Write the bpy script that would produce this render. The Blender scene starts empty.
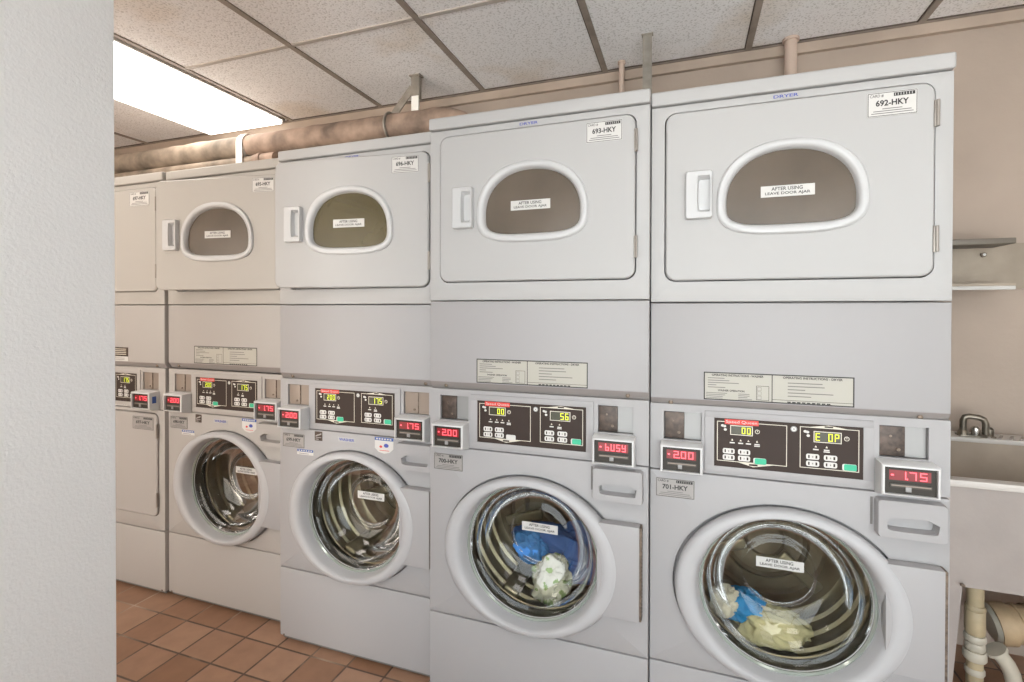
import bpy, bmesh, math, random
from math import sin, cos, pi, radians, sqrt
from mathutils import Vector, Matrix, noise

random.seed(7)
scene = bpy.context.scene
COL = scene.collection
W = 0.683          # cabinet width
PITCH = 0.691      # spacing of the row

# ------------------------------------------------------------------ materials
MATS = {}
def material(name, color, rough=0.5, metal=0.0, bump=0.0, bump_scale=200.0, var=0.0, var_scale=6.0,
             emit=None, strength=0.0, coat=0.0, spec=0.5):
    if name in MATS: return MATS[name]
    m = bpy.data.materials.new(name); m.use_nodes = True
    nt = m.node_tree; b = nt.nodes['Principled BSDF']
    b.inputs['Base Color'].default_value = (*color, 1)
    b.inputs['Roughness'].default_value = rough
    b.inputs['Metallic'].default_value = metal
    b.inputs['Specular IOR Level'].default_value = spec
    b.inputs['Coat Weight'].default_value = coat
    if var > 0:
        tc = nt.nodes.new('ShaderNodeTexCoord'); n = nt.nodes.new('ShaderNodeTexNoise')
        n.inputs['Scale'].default_value = var_scale; n.inputs['Detail'].default_value = 5
        r = nt.nodes.new('ShaderNodeValToRGB')
        r.color_ramp.elements[0].position = 0.3; r.color_ramp.elements[1].position = 0.7
        r.color_ramp.elements[0].color = (*[c * (1 - var) for c in color], 1)
        r.color_ramp.elements[1].color = (*[min(1, c * (1 + var)) for c in color], 1)
        nt.links.new(tc.outputs['Object'], n.inputs['Vector'])
        nt.links.new(n.outputs['Fac'], r.inputs['Fac'])
        nt.links.new(r.outputs['Color'], b.inputs['Base Color'])
    if bump > 0:
        tc = nt.nodes.new('ShaderNodeTexCoord'); n = nt.nodes.new('ShaderNodeTexNoise')
        n.inputs['Scale'].default_value = bump_scale; n.inputs['Detail'].default_value = 3
        bp = nt.nodes.new('ShaderNodeBump'); bp.inputs['Strength'].default_value = bump
        bp.inputs['Distance'].default_value = 0.004
        nt.links.new(tc.outputs['Object'], n.inputs['Vector'])
        nt.links.new(n.outputs['Fac'], bp.inputs['Height'])
        nt.links.new(bp.outputs['Normal'], b.inputs['Normal'])
    if emit:
        b.inputs['Emission Color'].default_value = (*emit, 1)
        b.inputs['Emission Strength'].default_value = strength
    MATS[name] = m
    return m

def glass_material(name, tint, gloss=0.06, rough=0.03, fres=1.0):
    m = bpy.data.materials.new(name); m.use_nodes = True
    nt = m.node_tree; nt.nodes.clear()
    out = nt.nodes.new('ShaderNodeOutputMaterial'); mix = nt.nodes.new('ShaderNodeMixShader')
    tr = nt.nodes.new('ShaderNodeBsdfTransparent'); gl = nt.nodes.new('ShaderNodeBsdfGlossy')
    fr = nt.nodes.new('ShaderNodeFresnel'); fr.inputs['IOR'].default_value = 1.5
    tr.inputs['Color'].default_value = (*tint, 1)
    gl.inputs['Roughness'].default_value = rough
    mth = nt.nodes.new('ShaderNodeMath'); mth.operation = 'MULTIPLY_ADD'
    mth.inputs[1].default_value = fres; mth.inputs[2].default_value = gloss
    nt.links.new(fr.outputs[0], mth.inputs[0])
    nt.links.new(mth.outputs[0], mix.inputs[0]); nt.links.new(tr.outputs[0], mix.inputs[1])
    nt.links.new(gl.outputs[0], mix.inputs[2]); nt.links.new(mix.outputs[0], out.inputs[0])
    MATS[name] = m
    return m

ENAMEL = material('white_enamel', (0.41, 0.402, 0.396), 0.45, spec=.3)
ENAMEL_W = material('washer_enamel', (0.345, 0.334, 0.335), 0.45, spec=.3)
ENAMEL_A = material('aged_enamel', (0.41, 0.388, 0.36), 0.45, spec=.3)  # creamier tone for the two leftmost machines
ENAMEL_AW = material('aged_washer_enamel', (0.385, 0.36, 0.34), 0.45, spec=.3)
PLASTIC = material('white_plastic', (0.49, 0.488, 0.488), 0.3)
HOUSE = material('reader_housing_white', (0.58, 0.575, 0.57), 0.4)
RINGM = material('door_ring_plastic', (0.41, 0.404, 0.41), 0.38, spec=.35)
LIP = material('panel_lip_grey', (0.25, 0.225, 0.215), 0.5)
BLACK = material('black_plastic', (0.035, 0.029, 0.023), 0.45, spec=.3)
PANELB = material('brown_black_panel', (0.040, 0.027, 0.022), 0.5, spec=.2)
SEALD = material('dark_rubber_seal', (0.06, 0.055, 0.045), 0.5)
GROOVE = material('groove_grey', (0.16, 0.15, 0.14), 0.6)
CHROME = material('chrome', (0.62, 0.60, 0.57), 0.22, 1.0)
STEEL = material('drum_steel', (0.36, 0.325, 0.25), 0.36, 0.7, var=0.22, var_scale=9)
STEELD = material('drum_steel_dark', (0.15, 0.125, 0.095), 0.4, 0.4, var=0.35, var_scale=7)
GALV = material('galvanized_strap', (0.33, 0.30, 0.26), 0.45, 0.6, var=0.2, var_scale=20)
DRYDRUM = material('dryer_drum_metal', (0.42, 0.38, 0.31), 0.5, 0.2, var=0.12, var_scale=10)
PAPER = material('label_paper', (0.57, 0.555, 0.53), 0.55)
PAPERY = material('yellowed_label_paper', (.41, .39, .34), .55)
PAPERG = material('metal_tag', (0.32, 0.30, 0.285), 0.45, 0.1)
INK = material('black_ink', (0.03, 0.028, 0.028), 0.6)
INKG = material('grey_ink', (0.17, 0.16, 0.155), 0.6)
BLUEINK = material('blue_ink', (0.05, 0.07, 0.33), 0.6)
BLUEST = material('blue_sticker', (0.035, 0.085, 0.30), 0.5)
REDST = material('red_logo', (0.62, 0.05, 0.04), 0.5)
CREAM = material('cream_line', (0.62, 0.57, 0.48), 0.5)
BTN = material('button_grey', (0.62, 0.60, 0.57), 0.5)
GREENB = material('green_button', (0.03, 0.42, 0.24), 0.45)
LCD = material('display_window', (0.035, 0.032, 0.012), 0.3)
REDW = material('red_display_window', (0.10, 0.006, 0.008), 0.3, emit=(1, 0.02, 0.04), strength=0.14)
LEDY = material('yellow_green_digits', (0.3, 0.3, 0.02), 0.5, emit=(0.72, 0.85, 0.03), strength=1.15)
LEDR = material('red_digits', (0.4, 0.02, 0.02), 0.5, emit=(1.0, 0.10, 0.13), strength=2.2)
COINDK = material('coin_plate_dark', (0.065, 0.045, 0.035), 0.4, 0.3, var=0.5, var_scale=60)
COINGR = material('coin_plate_grey', (0.27, 0.265, 0.26), 0.4, 0.3)
COINBR = material('coin_plate_brown', (0.25, 0.20, 0.165), 0.45, 0.2)
HINGE = material('hinge_bronze', (0.17, 0.13, 0.10), 0.45, 0.5, var=0.4, var_scale=90)
HINGEW = material('door_hinge_grey', (0.30, 0.27, 0.24), 0.4, 0.4)
def film_material(name, film, tint, amount=.62):  # diffuse layer paints reflected haze over the tinted window glass
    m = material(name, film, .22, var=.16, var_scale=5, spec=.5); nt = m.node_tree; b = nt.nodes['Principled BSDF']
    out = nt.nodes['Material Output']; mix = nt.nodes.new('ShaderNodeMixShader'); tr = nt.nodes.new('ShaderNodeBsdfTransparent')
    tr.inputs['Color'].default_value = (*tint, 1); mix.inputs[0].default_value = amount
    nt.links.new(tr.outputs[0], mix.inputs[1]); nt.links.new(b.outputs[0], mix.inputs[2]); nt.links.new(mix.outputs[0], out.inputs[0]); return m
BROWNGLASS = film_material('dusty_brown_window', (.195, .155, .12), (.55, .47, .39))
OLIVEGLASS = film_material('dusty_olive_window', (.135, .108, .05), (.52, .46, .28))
BOWLGLASS = glass_material('door_bowl_glass', (0.78, 0.77, 0.69), 0.02, 0.04, 0.5)

# ------------------------------------------------------------------ mesh helpers
class MB:
    """collects shapes with a material each; build() links them as one mesh object"""
    def __init__(s): s.bm = bmesh.new(); s.mats = []
    def mi(s, m):
        if m not in s.mats: s.mats.append(m)
        return s.mats.index(m)
    def _merge(s, tmp, m, smooth=False, M=None):
        i = s.mi(m)
        for f in tmp.faces: f.material_index = i; f.smooth = smooth
        if M is not None: bmesh.ops.transform(tmp, matrix=M, verts=tmp.verts)
        me = bpy.data.meshes.new('tmp'); tmp.to_mesh(me); tmp.free()
        s.bm.from_mesh(me); bpy.data.meshes.remove(me)
    def box(s, x0, x1, y0, y1, z0, z1, m, bevel=0.0, seg=2, M=None):
        t = bmesh.new(); bmesh.ops.create_cube(t, size=1)
        for v in t.verts:
            v.co = Vector(((x0 + x1) / 2 + v.co.x * (x1 - x0), (y0 + y1) / 2 + v.co.y * (y1 - y0), (z0 + z1) / 2 + v.co.z * (z1 - z0)))
        if bevel > 0:
            bmesh.ops.bevel(t, geom=list(t.edges), offset=bevel, segments=seg, profile=0.6, affect='EDGES')
        s._merge(t, m, bevel > 0, M); return s
    def loft(s, rings, m, cap0=False, cap1=False, smooth=True, flip=False, M=None, closed=True):
        t = bmesh.new(); R = []
        for r in rings: R.append([t.verts.new(p) for p in r])
        n = len(R[0])
        for a, b in zip(R, R[1:]):
            for i in range(n if closed else n - 1):
                j = (i + 1) % n
                q = (a[i], a[j], b[j], b[i])
                t.faces.new(q if not flip else q[::-1])
        if cap0: t.faces.new(R[0])
        if cap1: t.faces.new(R[-1][::-1])
        bmesh.ops.recalc_face_normals(t, faces=t.faces)
        s._merge(t, m, smooth, M); return s
    def tube(s, pts, r, m, n=16, caps=True, M=None):
        pts = [Vector(p) for p in pts]; rad = r if isinstance(r, (list, tuple)) else [r] * len(pts)
        rings = []; prev = None
        for i, p in enumerate(pts):
            d = (pts[min(i + 1, len(pts) - 1)] - pts[max(i - 1, 0)]).normalized()
            if prev is None:
                a = Vector((0, 0, 1)) if abs(d.z) < .9 else Vector((1, 0, 0))
                u = d.cross(a).normalized()
            else: u = (prev - d * prev.dot(d)).normalized()
            prev = u; v = d.cross(u)
            rings.append([p + (u * cos(2 * pi * k / n) + v * sin(2 * pi * k / n)) * rad[i] for k in range(n)])
        return s.loft(rings, m, caps, caps, True, M=M)
    def rect(s, x0, x1, z0, z1, y, m):
        t = bmesh.new()
        t.faces.new([t.verts.new(p) for p in ((x0, y, z0), (x1, y, z0), (x1, y, z1), (x0, y, z1))])
        s._merge(t, m); return s
    def poly(s, pts, y, m):
        t = bmesh.new(); t.faces.new([t.verts.new((p[0], y, p[1])) for p in pts])
        s._merge(t, m); return s
    def frame(s, x0, x1, z0, z1, w, y, m):
        s.rect(x0, x1, z0, z0 + w, y, m); s.rect(x0, x1, z1 - w, z1, y, m)
        s.rect(x0, x0 + w, z0 + w, z1 - w, y, m); s.rect(x1 - w, x1, z0 + w, z1 - w, y, m); return s
    def text(s, string, x0, x1, z0, z1, y, m, bold=0.0):
        cu = bpy.data.curves.new('txt', 'FONT'); cu.body = string; cu.offset = bold; cu.resolution_u = 3
        ob = bpy.data.objects.new('txt', cu); me = ob.to_mesh()
        t = bmesh.new(); t.from_mesh(me); ob.to_mesh_clear()
        bpy.data.objects.remove(ob); bpy.data.curves.remove(cu)
        if t.verts:
            xs = [v.co.x for v in t.verts]; ys = [v.co.y for v in t.verts]
            sx = (x1 - x0) / (max(xs) - min(xs)); sz = (z1 - z0) / (max(ys) - min(ys)); ax, ay = min(xs), min(ys)
            for v in t.verts: v.co = Vector((x0 + (v.co.x - ax) * sx, y, z0 + (v.co.y - ay) * sz))
        s._merge(t, m); return s
    def seg7(s, string, x0, x1, z0, z1, y, m):
        """seven-segment characters"""
        SEG = {'0': 'abcdef', '1': 'bc', '2': 'abged', '5': 'afgcd', '6': 'afgedc', '7': 'abc', '8': 'abcdefg', 'E': 'afged',
               'P': 'abfge', 'B': 'fgedc', 'U': 'fbedc', 'S': 'afgcd', 'Y': 'fgbcd', '-': 'g', ' ': ''}
        chars = [c for c in string if c != '.']; n = len(chars); cw = (x1 - x0) / n; h = z1 - z0; k = -1
        for c in string:
            if c == '.':
                xx = x0 + (k + 1) * cw - cw * .10
                s.rect(xx - cw * .07, xx + cw * .07, z0, z0 + cw * .16, y, m); continue
            k += 1
            a, b = x0 + k * cw + cw * .12, x0 + (k + 1) * cw - cw * .2; t = min(cw * .15, h * .12); zm = (z0 + z1) / 2
            R = {'a': (a, b, z1 - t, z1), 'd': (a, b, z0, z0 + t), 'g': (a, b, zm - t / 2, zm + t / 2),
                 'f': (a, a + t, zm, z1), 'b': (b - t, b, zm, z1), 'e': (a, a + t, z0, zm), 'c': (b - t, b, z0, zm)}
            for q in SEG.get(c, ''): s.rect(*R[q], y, m)
        return s
    def build(s, name, parent=None, loc=None, sharp=True):
        me = bpy.data.meshes.new(name); s.bm.to_mesh(me); s.bm.free()
        for m in s.mats: me.materials.append(m)
        try:
            if sharp: me.set_sharp_from_angle(angle=radians(38))
        except Exception: pass
        return link(name, me, parent, loc)

def link(name, me, parent=None, loc=None):
    o = bpy.data.objects.new(name, me); COL.objects.link(o)
    if parent: o.parent = parent
    if loc: o.location = loc
    return o
CACHE = {}
def shared(key, name, fn, parent, loc=None):
    """build a mesh once, then link copies of it"""
    if key not in CACHE:
        o = fn().build(name, parent, loc); CACHE[key] = o.data; return o
    return link(name, CACHE[key], parent, loc)
def tag(o, label, cat, group=None, kind=None):
    if label: o['label'] = label
    if cat: o['category'] = cat
    if group: o['group'] = group
    if kind: o['kind'] = kind
    return o
def structure(o): o['kind'] = 'structure'; return o
def empty(name, loc, label, cat, group=None):
    o = bpy.data.objects.new(name, None); COL.objects.link(o); o.location = loc; o.empty_display_size = .1
    return tag(o, label, cat, group)

# outlines in the x-z plane
def rrect(x0, x1, z0, z1, r, cs=7, side=6):
    pts = []
    for cx, cz, a0 in ((x1 - r, z1 - r, 0), (x0 + r, z1 - r, 90), (x0 + r, z0 + r, 180), (x1 - r, z0 + r, 270)):
        for k in range(cs + 1):
            a = radians(a0 + 90 * k / cs); pts.append((cx + r * cos(a), cz + r * sin(a)))
    out = []
    for i, p in enumerate(pts):
        q = pts[(i + 1) % len(pts)]; out.append(p)
        d = sqrt((q[0] - p[0]) ** 2 + (q[1] - p[1]) ** 2)
        k = max(1, int(d / .03))
        for j in range(1, k): out.append((p[0] + (q[0] - p[0]) * j / k, p[1] + (q[1] - p[1]) * j / k))
    return out
def sup(th, a, bu, bd, nu, nd):
    c, s_ = abs(cos(th)), abs(sin(th)); b, n = (bu, nu) if sin(th) >= 0 else (bd, nd)
    return 1 / ((c / a) ** n + (s_ / b) ** n) ** (1 / n)
def at_y(pts, y): return [Vector((p[0], y, p[1])) for p in pts]
def ell(cx, cz, a, b, n=72): return [(cx + a * cos(2 * pi * k / n), cz + b * sin(2 * pi * k / n)) for k in range(n)]

# ------------------------------------------------------------------ the machine
DX0, DX1, DZ0, DZ1 = 0.040, 0.643, 1.357, 1.818      # dryer door
WCX, WCZ = 0.341, 1.560                               # dryer window centre
RX, RZ = 0.337, 0.529                                # washer door centre

def win(pts_or_ths, a, bu, bd, nu, nd):
    return [(WCX + sup(t, a, bu, bd, nu, nd) * cos(t), WCZ + sup(t, a, bu, bd, nu, nd) * sin(t)) for t in pts_or_ths]

def dryer_cabinet(em, z0=1.298, z1=1.842, hole=(0.0365, 0.6465, 1.3535, 1.8215)):
    def f():
        b = MB(); o = rrect(.001, W - .001, z0, z1, .006); h = hole
        ho = rrect(*h, .03)
        cx, cz = (h[0] + h[1]) / 2, (h[2] + h[3]) / 2
        # same count: resample the cabinet outline along the angles of the hole outline
        oo = []
        for p in ho:
            dx, dz = p[0] - cx, p[1] - cz
            t = min((( W - .001 - cx) if dx > 0 else (cx - .001)) / max(abs(dx), 1e-9), ((z1 - cz) if dz > 0 else (cz - z0)) / max(abs(dz), 1e-9))
            oo.append((cx + dx * t, cz + dz * t))
        def ins(pts, d): return [(min(max(p[0], .001 + d), W - .001 - d), min(max(p[1], z0 + d), z1 - d)) for p in pts]
        b.loft([at_y(ho, .03), at_y(ho, .001), at_y(ins(oo, .004), 0.0), at_y(ins(oo, .001), .0015), at_y(oo, .005), at_y(oo, .68)], em, smooth=False)
        b.rect(.0, W, z0, z1, .68, em)
        # bulkhead behind the door with the round drum mouth
        bo = rrect(.004, W - .004, z0 + .003, z1 - .003, .004)
        c = [math.atan2(p[1] - cz, p[0] - cx) for p in bo]
        mouth = [(cx + .215 * cos(t), cz + .2 * sin(t)) for t in c]
        b.loft([at_y(bo, .045), at_y(mouth, .045), at_y(mouth, .06)], em, smooth=False)
        return b
    return f
def dryer_drum(z=1.57):
    def f():
        b = MB(); n = 48
        b.loft([at_y(ell(.341, z, .215, .2, n), .06), at_y(ell(.341, z, .30, .25, n), .075), at_y(ell(.341, z, .30, .25, n), .52), at_y(ell(.341, z, .1, .09, n), .53)], DRYDRUM, False, True)
        for k in range(3):
            a = radians(20 + 120 * k); c = Vector((.341 + .27 * cos(a), 0, z + .22 * sin(a)))
            M = Matrix.Translation(c) @ Matrix.Rotation(-a, 4, 'Y')
            b.box(-.03, .03, .10, .50, -.02, .02, DRYDRUM, .01, M=M)
        return b
    return f
def dryer_door(em):
    """door slab; origin at the hinge line (x=DX1, y=0)"""
    def f():
        b = MB(); o = rrect(DX0, DX1, DZ0, DZ1, .028)
        i1 = rrect(DX0 + .004, DX1 - .004, DZ0 + .004, DZ1 - .004, .024)
        m = min(len(o), len(i1))
        if len(o) != len(i1): i1 = [(WCX + (p[0] - WCX) * .987, (DZ0 + DZ1) / 2 + (p[1] - (DZ0 + DZ1) / 2) * .983) for p in o]
        th = [math.atan2(p[1] - WCZ, p[0] - WCX) for p in o]
        h = win(th, .152, .138, .065, 2.2, 4)
        b.loft([at_y(h, .026), at_y(h, -.008), at_y(i1, -.008), at_y(o, -.004), at_y(o, .026), at_y(h, .026)], em, smooth=False)
        bmesh.ops.translate(b.bm, vec=(-DX1, 0, 0), verts=b.bm.verts)
        return b
    return f
def window_frame():
    b = MB(); th = [2 * pi * k / 96 for k in range(96)]
    prof = [(.172, .156, .087, 2.25, 3.2, -.007), (.172, .156, .087, 2.25, 3.2, -.012), (.168, .152, .083, 2.25, 3.2, -.017), (.161, .146, .075, 2.2, 3.4, -.0185),
            (.154, .139, .067, 2.2, 3.6, -.016), (.149, .134, .062, 2.2, 3.8, -.009), (.147, .132, .060, 2.2, 4, .004)]
    b.loft([at_y(win(th, *p[:5]), p[5]) for p in prof], PLASTIC)
    bmesh.ops.translate(b.bm, vec=(-DX1, 0, 0), verts=b.bm.verts); return b
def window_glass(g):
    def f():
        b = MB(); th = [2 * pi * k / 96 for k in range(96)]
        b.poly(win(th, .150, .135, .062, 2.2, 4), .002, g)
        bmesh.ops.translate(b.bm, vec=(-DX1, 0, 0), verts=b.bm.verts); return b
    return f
def door_handle():
    b = MB(); x0, x1, z0, z1 = .091, .158, 1.522, 1.650
    o = rrect(x0, x1, z0, z1, .006); n = len(o)
    cx, cz = (.123 + .150) / 2, 1.586
    h = [(cx + .0165 * sup(math.atan2(p[1] - 1.586, (p[0] - .1245) * 2), 1, 1, 1, 6, 6) * cos(math.atan2(p[1] - 1.586, (p[0] - .1245) * 2)),
          1.588 + .052 * sup(math.atan2(p[1] - 1.586, (p[0] - .1245) * 2), 1, 1, 1, 6, 6) * sin(math.atan2(p[1] - 1.586, (p[0] - .1245) * 2))) for p in o]
    o1 = [(cx + (p[0] - cx) * .95, cz + (p[1] - cz) * .97) for p in o]
    deep = [(p[0] + .004, 1.586 + (p[1] - 1.586) * .82) for p in h]
    b.loft([at_y(o, -.0075), at_y(o, -.022), at_y(o1, -.026), at_y(h, -.025), at_y(deep, -.0083)], PLASTIC, False, True, smooth=False)
    bmesh.ops.translate(b.bm, vec=(-DX1, 0, 0), verts=b.bm.verts); return b
def door_hinge():
    b = MB(); b.box(-.003, .006, -.011, -.002, -.031, .031, HINGEW, .001)
    b.tube([(.004, -.012, -.031), (.004, -.012, .031)], .0035, HINGEW, 8); return b
def ajar_sticker(x0=.276, x1=.399, z0=1.571, z1=1.600, y=-.0005, lines=('AFTER USING', 'LEAVE DOOR AJAR')):
    b = MB(); b.box(x0, x1, y, y + .0005, z0, z1, PAPER); h = (z1 - z0); w = x1 - x0
    b.text(lines[0], x0 + w * .2, x1 - w * .22, z0 + h * .56, z0 + h * .88, y - .0004, INK, .02)
    b.text(lines[1], x0 + w * .08, x1 - w * .08, z0 + h * .12, z0 + h * .44, y - .0004, INK, .02)
    return b
def number_tag(x0, x1, z0, z1, y, code, paper, ink=None):
    ink = ink or INK
    b = MB(); w, h = x1 - x0, z1 - z0
    b.box(x0, x1, y, y + .0008, z0, z1, paper); b.frame(x0 + w * .01, x1 - w * .01, z0 + h * .02, z1 - h * .02, .0013, y - .0003, ink)
    b.text('CARD #', x0 + w * .05, x0 + w * .33, z0 + h * .79, z0 + h * .92, y - .0004, ink, .01)
    b.rect(x0 + w * .53, x0 + w * .95, z0 + h * .79, z0 + h * .93, y - .0004, ink)
    for k in range(7): b.rect(x0 + w * (.555 + .055 * k), x0 + w * (.567 + .055 * k), z0 + h * .81, z0 + h * .91, y - .0006, paper)
    b.text(code, x0 + w * .17, x0 + w * .83, z0 + h * .42, z0 + h * .68, y - .0004, ink, .03)
    for k, (a, c) in enumerate(((.3, .7), (.12, .88), (.08, .92))):
        b.rect(x0 + w * a, x0 + w * c, z0 + h * (.29 - .09 * k), z0 + h * (.325 - .09 * k), y - .0004, INKG)
    return b
def word(text, x0, x1, z0, z1, y):
    b = MB(); w, h = x1 - x0, z1 - z0
    b.box(x0 - w * .08, x1 + w * .08, y, y + .0006, z0 - h * .3, z1 + h * .3, ENAMEL)
    b.text(text, x0, x1, z0, z1, y - .0004, BLUEINK, .022); return b
def instruction_label():
    b = MB(); x0, x1, z0, z1, y = .140, .487, 1.039, 1.114, -.0012
    b.box(x0, x1, y, y + .0008, z0, z1, PAPERY); Y = y - .0004
    b.frame(x0, x1, z0, z1, .0028, Y, INK); xm = .305; b.rect(xm - .001, xm + .001, z0, z1, Y, INK)
    b.text('OPERATING INSTRUCTIONS - WASHER', x0 + .02, xm - .02, z1 - .0105, z1 - .0045, Y, INK, .03)
    b.text('OPERATING INSTRUCTIONS - DRYER', xm + .025, x1 - .025, z1 - .0105, z1 - .0045, Y, INK, .03)
    b.text('WASHER OPERATION', x0 + .035, x0 + .1, z0 + .0240, z0 + .0290, Y, INK, .03)
    rnd = random.Random(3)
    for k in range(5):
        b.rect(x0 + .010, x0 + .03 + rnd.random() * .09, z1 - .0170 - k * .0062, z1 - .0148 - k * .0062, Y, INKG)
        b.rect(xm + .036, xm + .07 + rnd.random() * .08, z1 - .0222 - k * .0085, z1 - .0198 - k * .0085, Y, INKG)
    for k in range(4):
        b.rect(x0 + .006, x0 + .028 + rnd.random() * .03, z0 + .018 - k * .0045, z0 + .0198 - k * .0045, Y, INKG)
        b.rect(x0 + .085, x0 + .105 + rnd.random() * .015, z0 + .018 - k * .0045, z0 + .0198 - k * .0045, Y, INKG)
    b.frame(x0 + .128, x0 + .158, z0 + .005, z0 + .043, .001, Y, INK)
    for k in range(3): b.frame(x0 + .130, x0 + .140, z0 + .007 + k * .0115, z0 + .0165 + k * .0115, .0008, Y, INKG)
    b.rect(xm, x1, z0 + .0085, z0 + .0095, Y, INK)
    b.text('DO NOT OVERLOAD MACHINE', xm + .035, x1 - .03, z0 + .0022, z0 + .0062, Y, INKG, .008) if False else \
        [b.rect(xm + .035 + k * .011, xm + .043 + k * .011, z0 + .003, z0 + .0058, Y, INK) for k in range(9)]
    return b
def dark_label():
    b = MB(); b.box(.34, .452, -.0012, -.0004, 1.060, 1.102, COINDK); b.box(.34, .452, -.0012, -.0004, 1.039, 1.060, PAPER)
    for k in range(4): b.rect(.35, .44, 1.068 + k * .008, 1.071 + k * .008, -.0016, CREAM)
    for k in range(2): b.rect(.36, .43, 1.044 + k * .007, 1.046 + k * .007, -.0016, INKG)
    return b
def lower_panel(em, dz):
    def f():
        b = MB(); zt, zb, zl = 1.2957, 1.036 + dz, 1.013 + dz
        prof = [(.03, zt), (.006, zt), (.001, zt - .003), (0, zt - .008), (0, zb + .004), (.0012, zb), (.018, zl)]
        ring = lambda x: [Vector((x, p[0], p[1])) for p in prof] + [Vector((x, .68, zl)), Vector((x, .68, zt))]
        xs = [(.001, .012), (.0025, .0025), (.006, 0)]
        rings = []
        for x, d in [(.001, .006), (.0025, .002), (.006, 0), (W - .006, 0), (W - .0025, .002), (W - .001, .006)]:
            rings.append([Vector((x, max(p.y, d) if i < 7 else p.y, p.z)) for i, p in enumerate(ring(0))])
        b.loft(rings, em, True, True, smooth=False)
        li = b.mi(LIP)
        for fc in b.bm.faces:
            c = fc.calc_center_median()
            if zl + .002 < c.z < zb - .004 and c.y < .03: fc.material_index = li
        return b
    return f
def screw():
    b = MB(); b.tube([(0, .004, 0), (0, -.003, 0), (0, -.0045, 0)], [.006, .006, .004], HINGE, 12); return b

def console(em):
    def f():
        b = MB(); y0, y1 = .004, .030
        for r in ((0.001, W - .001, .8305, .915), (.001, W - .001, .993, 1.0135), (.001, .037, .915, .993), (.135, .541, .915, .993), (.640, W - .001, .915, .993)):
            b.box(r[0], r[1], y0, y1, r[2], r[3], em)
        b.box(.001, W - .001, y1, .66, .8305, 1.0125, em)
        # raised bezel round the panel
        for r in ((.143, .529, .984, 1.002), (.143, .529, .837, .854), (.143, .167, .852, .986), (.507, .529, .852, .986)):
            b.box(r[0], r[1], -.0005, y0 + .002, r[2], r[3], em, .0018)
        return b
    return f
def control_panel(dl, dr, green_left=True):
    b = MB(); X0, X1, Z0, Z1 = .167, .507, .854, .984; w, h = X1 - X0, Z1 - Z0; Y = .0005
    b.box(X0, X1, Y, .0035, Z0, Z1, PANELB)
    X = lambda s: X0 + s * w
    Z = lambda t: Z1 - t * h
    y = Y - .0004; y2 = Y - .0008; y3 = Y - .0012
    b.frame(X(.02), X(.51), Z(.885), Z(.06), .0018, y, CREAM); b.frame(X(.595), X(.975), Z(.87), Z(.055), .0018, y, CREAM)
    b.poly([(X(.17), Z(.885)), (X(.28), Z(.96)), (X(.42), Z(.885))], y, CREAM); b.poly([(X(.66), Z(.055)), (X(.9), Z(.055)), (X(.78), Z(.005))], y, CREAM)
    b.rect(X(.25), X(.31), Z(.935), Z(.90), y2, PANELB); b.rect(X(.755), X(.81), Z(.05), Z(.022), y2, PANELB)
    b.rect(X(.075), X(.315), Z(.115), Z(.01), y2, REDST); b.text('Speed Queen', X(.085), X(.305), Z(.105), Z(.03), y3, PAPER)
    for s0, s1, t0, t1, txt in ((.115, .275, .13, .33, dl), (.685, .865, .13, .35, dr)):
        b.rect(X(s0), X(s1), Z(t1), Z(t0), y, CREAM); b.rect(X(s0 + .006), X(s1 - .006), Z(t1 - .016), Z(t0 + .016), y2, LCD)
        n = len(txt.replace('.', '')); cw = (s1 - s0 - .02) / 4
        b.seg7(txt, X(s1 - .012 - cw * n), X(s1 - .008), Z(t1 - .035), Z(t0 + .035), y3, LEDY)
        kx, kz = X(s1 + .032), Z((t0 + t1) / 2)
        b.poly(ell(kx, kz, .0058, .0058, 20), y, CREAM); b.poly(ell(kx, kz, .0042, .0042, 20), y2, PANELB); b.rect(kx - .0008, kx + .0008, kz - .001, kz + .0035, y3, CREAM)
        for k, (ds, dt) in enumerate(((-.04, .03), (-.055, .02), (-.035, .1))):
            b.poly(ell(X(s0 + ds), Z(t0 + dt), .004, .0035, 10), y, BTN)
    for s in (.13, .19, .245, .305, .70, .77):
        b.poly([(X(s - .008), Z(.45)), (X(s + .008), Z(.45)), (X(s), Z(.41))], y, CREAM); b.rect(X(s - .018), X(s + .018), Z(.505), Z(.48), y, BTN)
    b.rect(X(.285), X(.325), Z(.535), Z(.515), y, BTN); b.rect(X(.75), X(.79), Z(.535), Z(.515), y, BTN)
    for (s, t) in ((.105, .67), (.105, .80), (.215, .67), (.215, .80), (.68, .64), (.68, .775), (.795, .64), (.795, .775)):
        q = rrect(X(s - .043), X(s + .043), Z(t + .055), Z(t - .055), .0045, 4); b.poly(q, y, BTN)
        b.rect(X(s - .030), X(s - .020), Z(t + .03), Z(t - .03), y2, PANELB); b.rect(X(s + .018), X(s + .030), Z(t + .03), Z(t - .03), y2, PANELB)
        b.poly(ell(X(s), Z(t), .0036, .0036, 12), y2, PAPER); b.rect(X(s) - .0006, X(s) + .0006, Z(t) - .002, Z(t) + .002, y3, PANELB)
    for (s, t, on) in ((.325, .83, green_left), (.915, .79, True)):
        b.poly(rrect(X(s - .045), X(s + .045), Z(t + .065), Z(t - .065), .004, 4), y, BTN)
        b.poly(rrect(X(s - .035), X(s + .045), Z(t + .06), Z(t - .06), .0035, 4), y2, GREENB if on else BTN)
    b.poly(ell(X(.555), Z(.12), .0075, .0075, 24), y, COINGR); b.poly(ell(X(.555), Z(.12), .0052, .0052, 24), y2, BTN); b.poly(ell(X(.555), Z(.12), .0022, .0022, 12), y3, COINGR)
    return b
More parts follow.
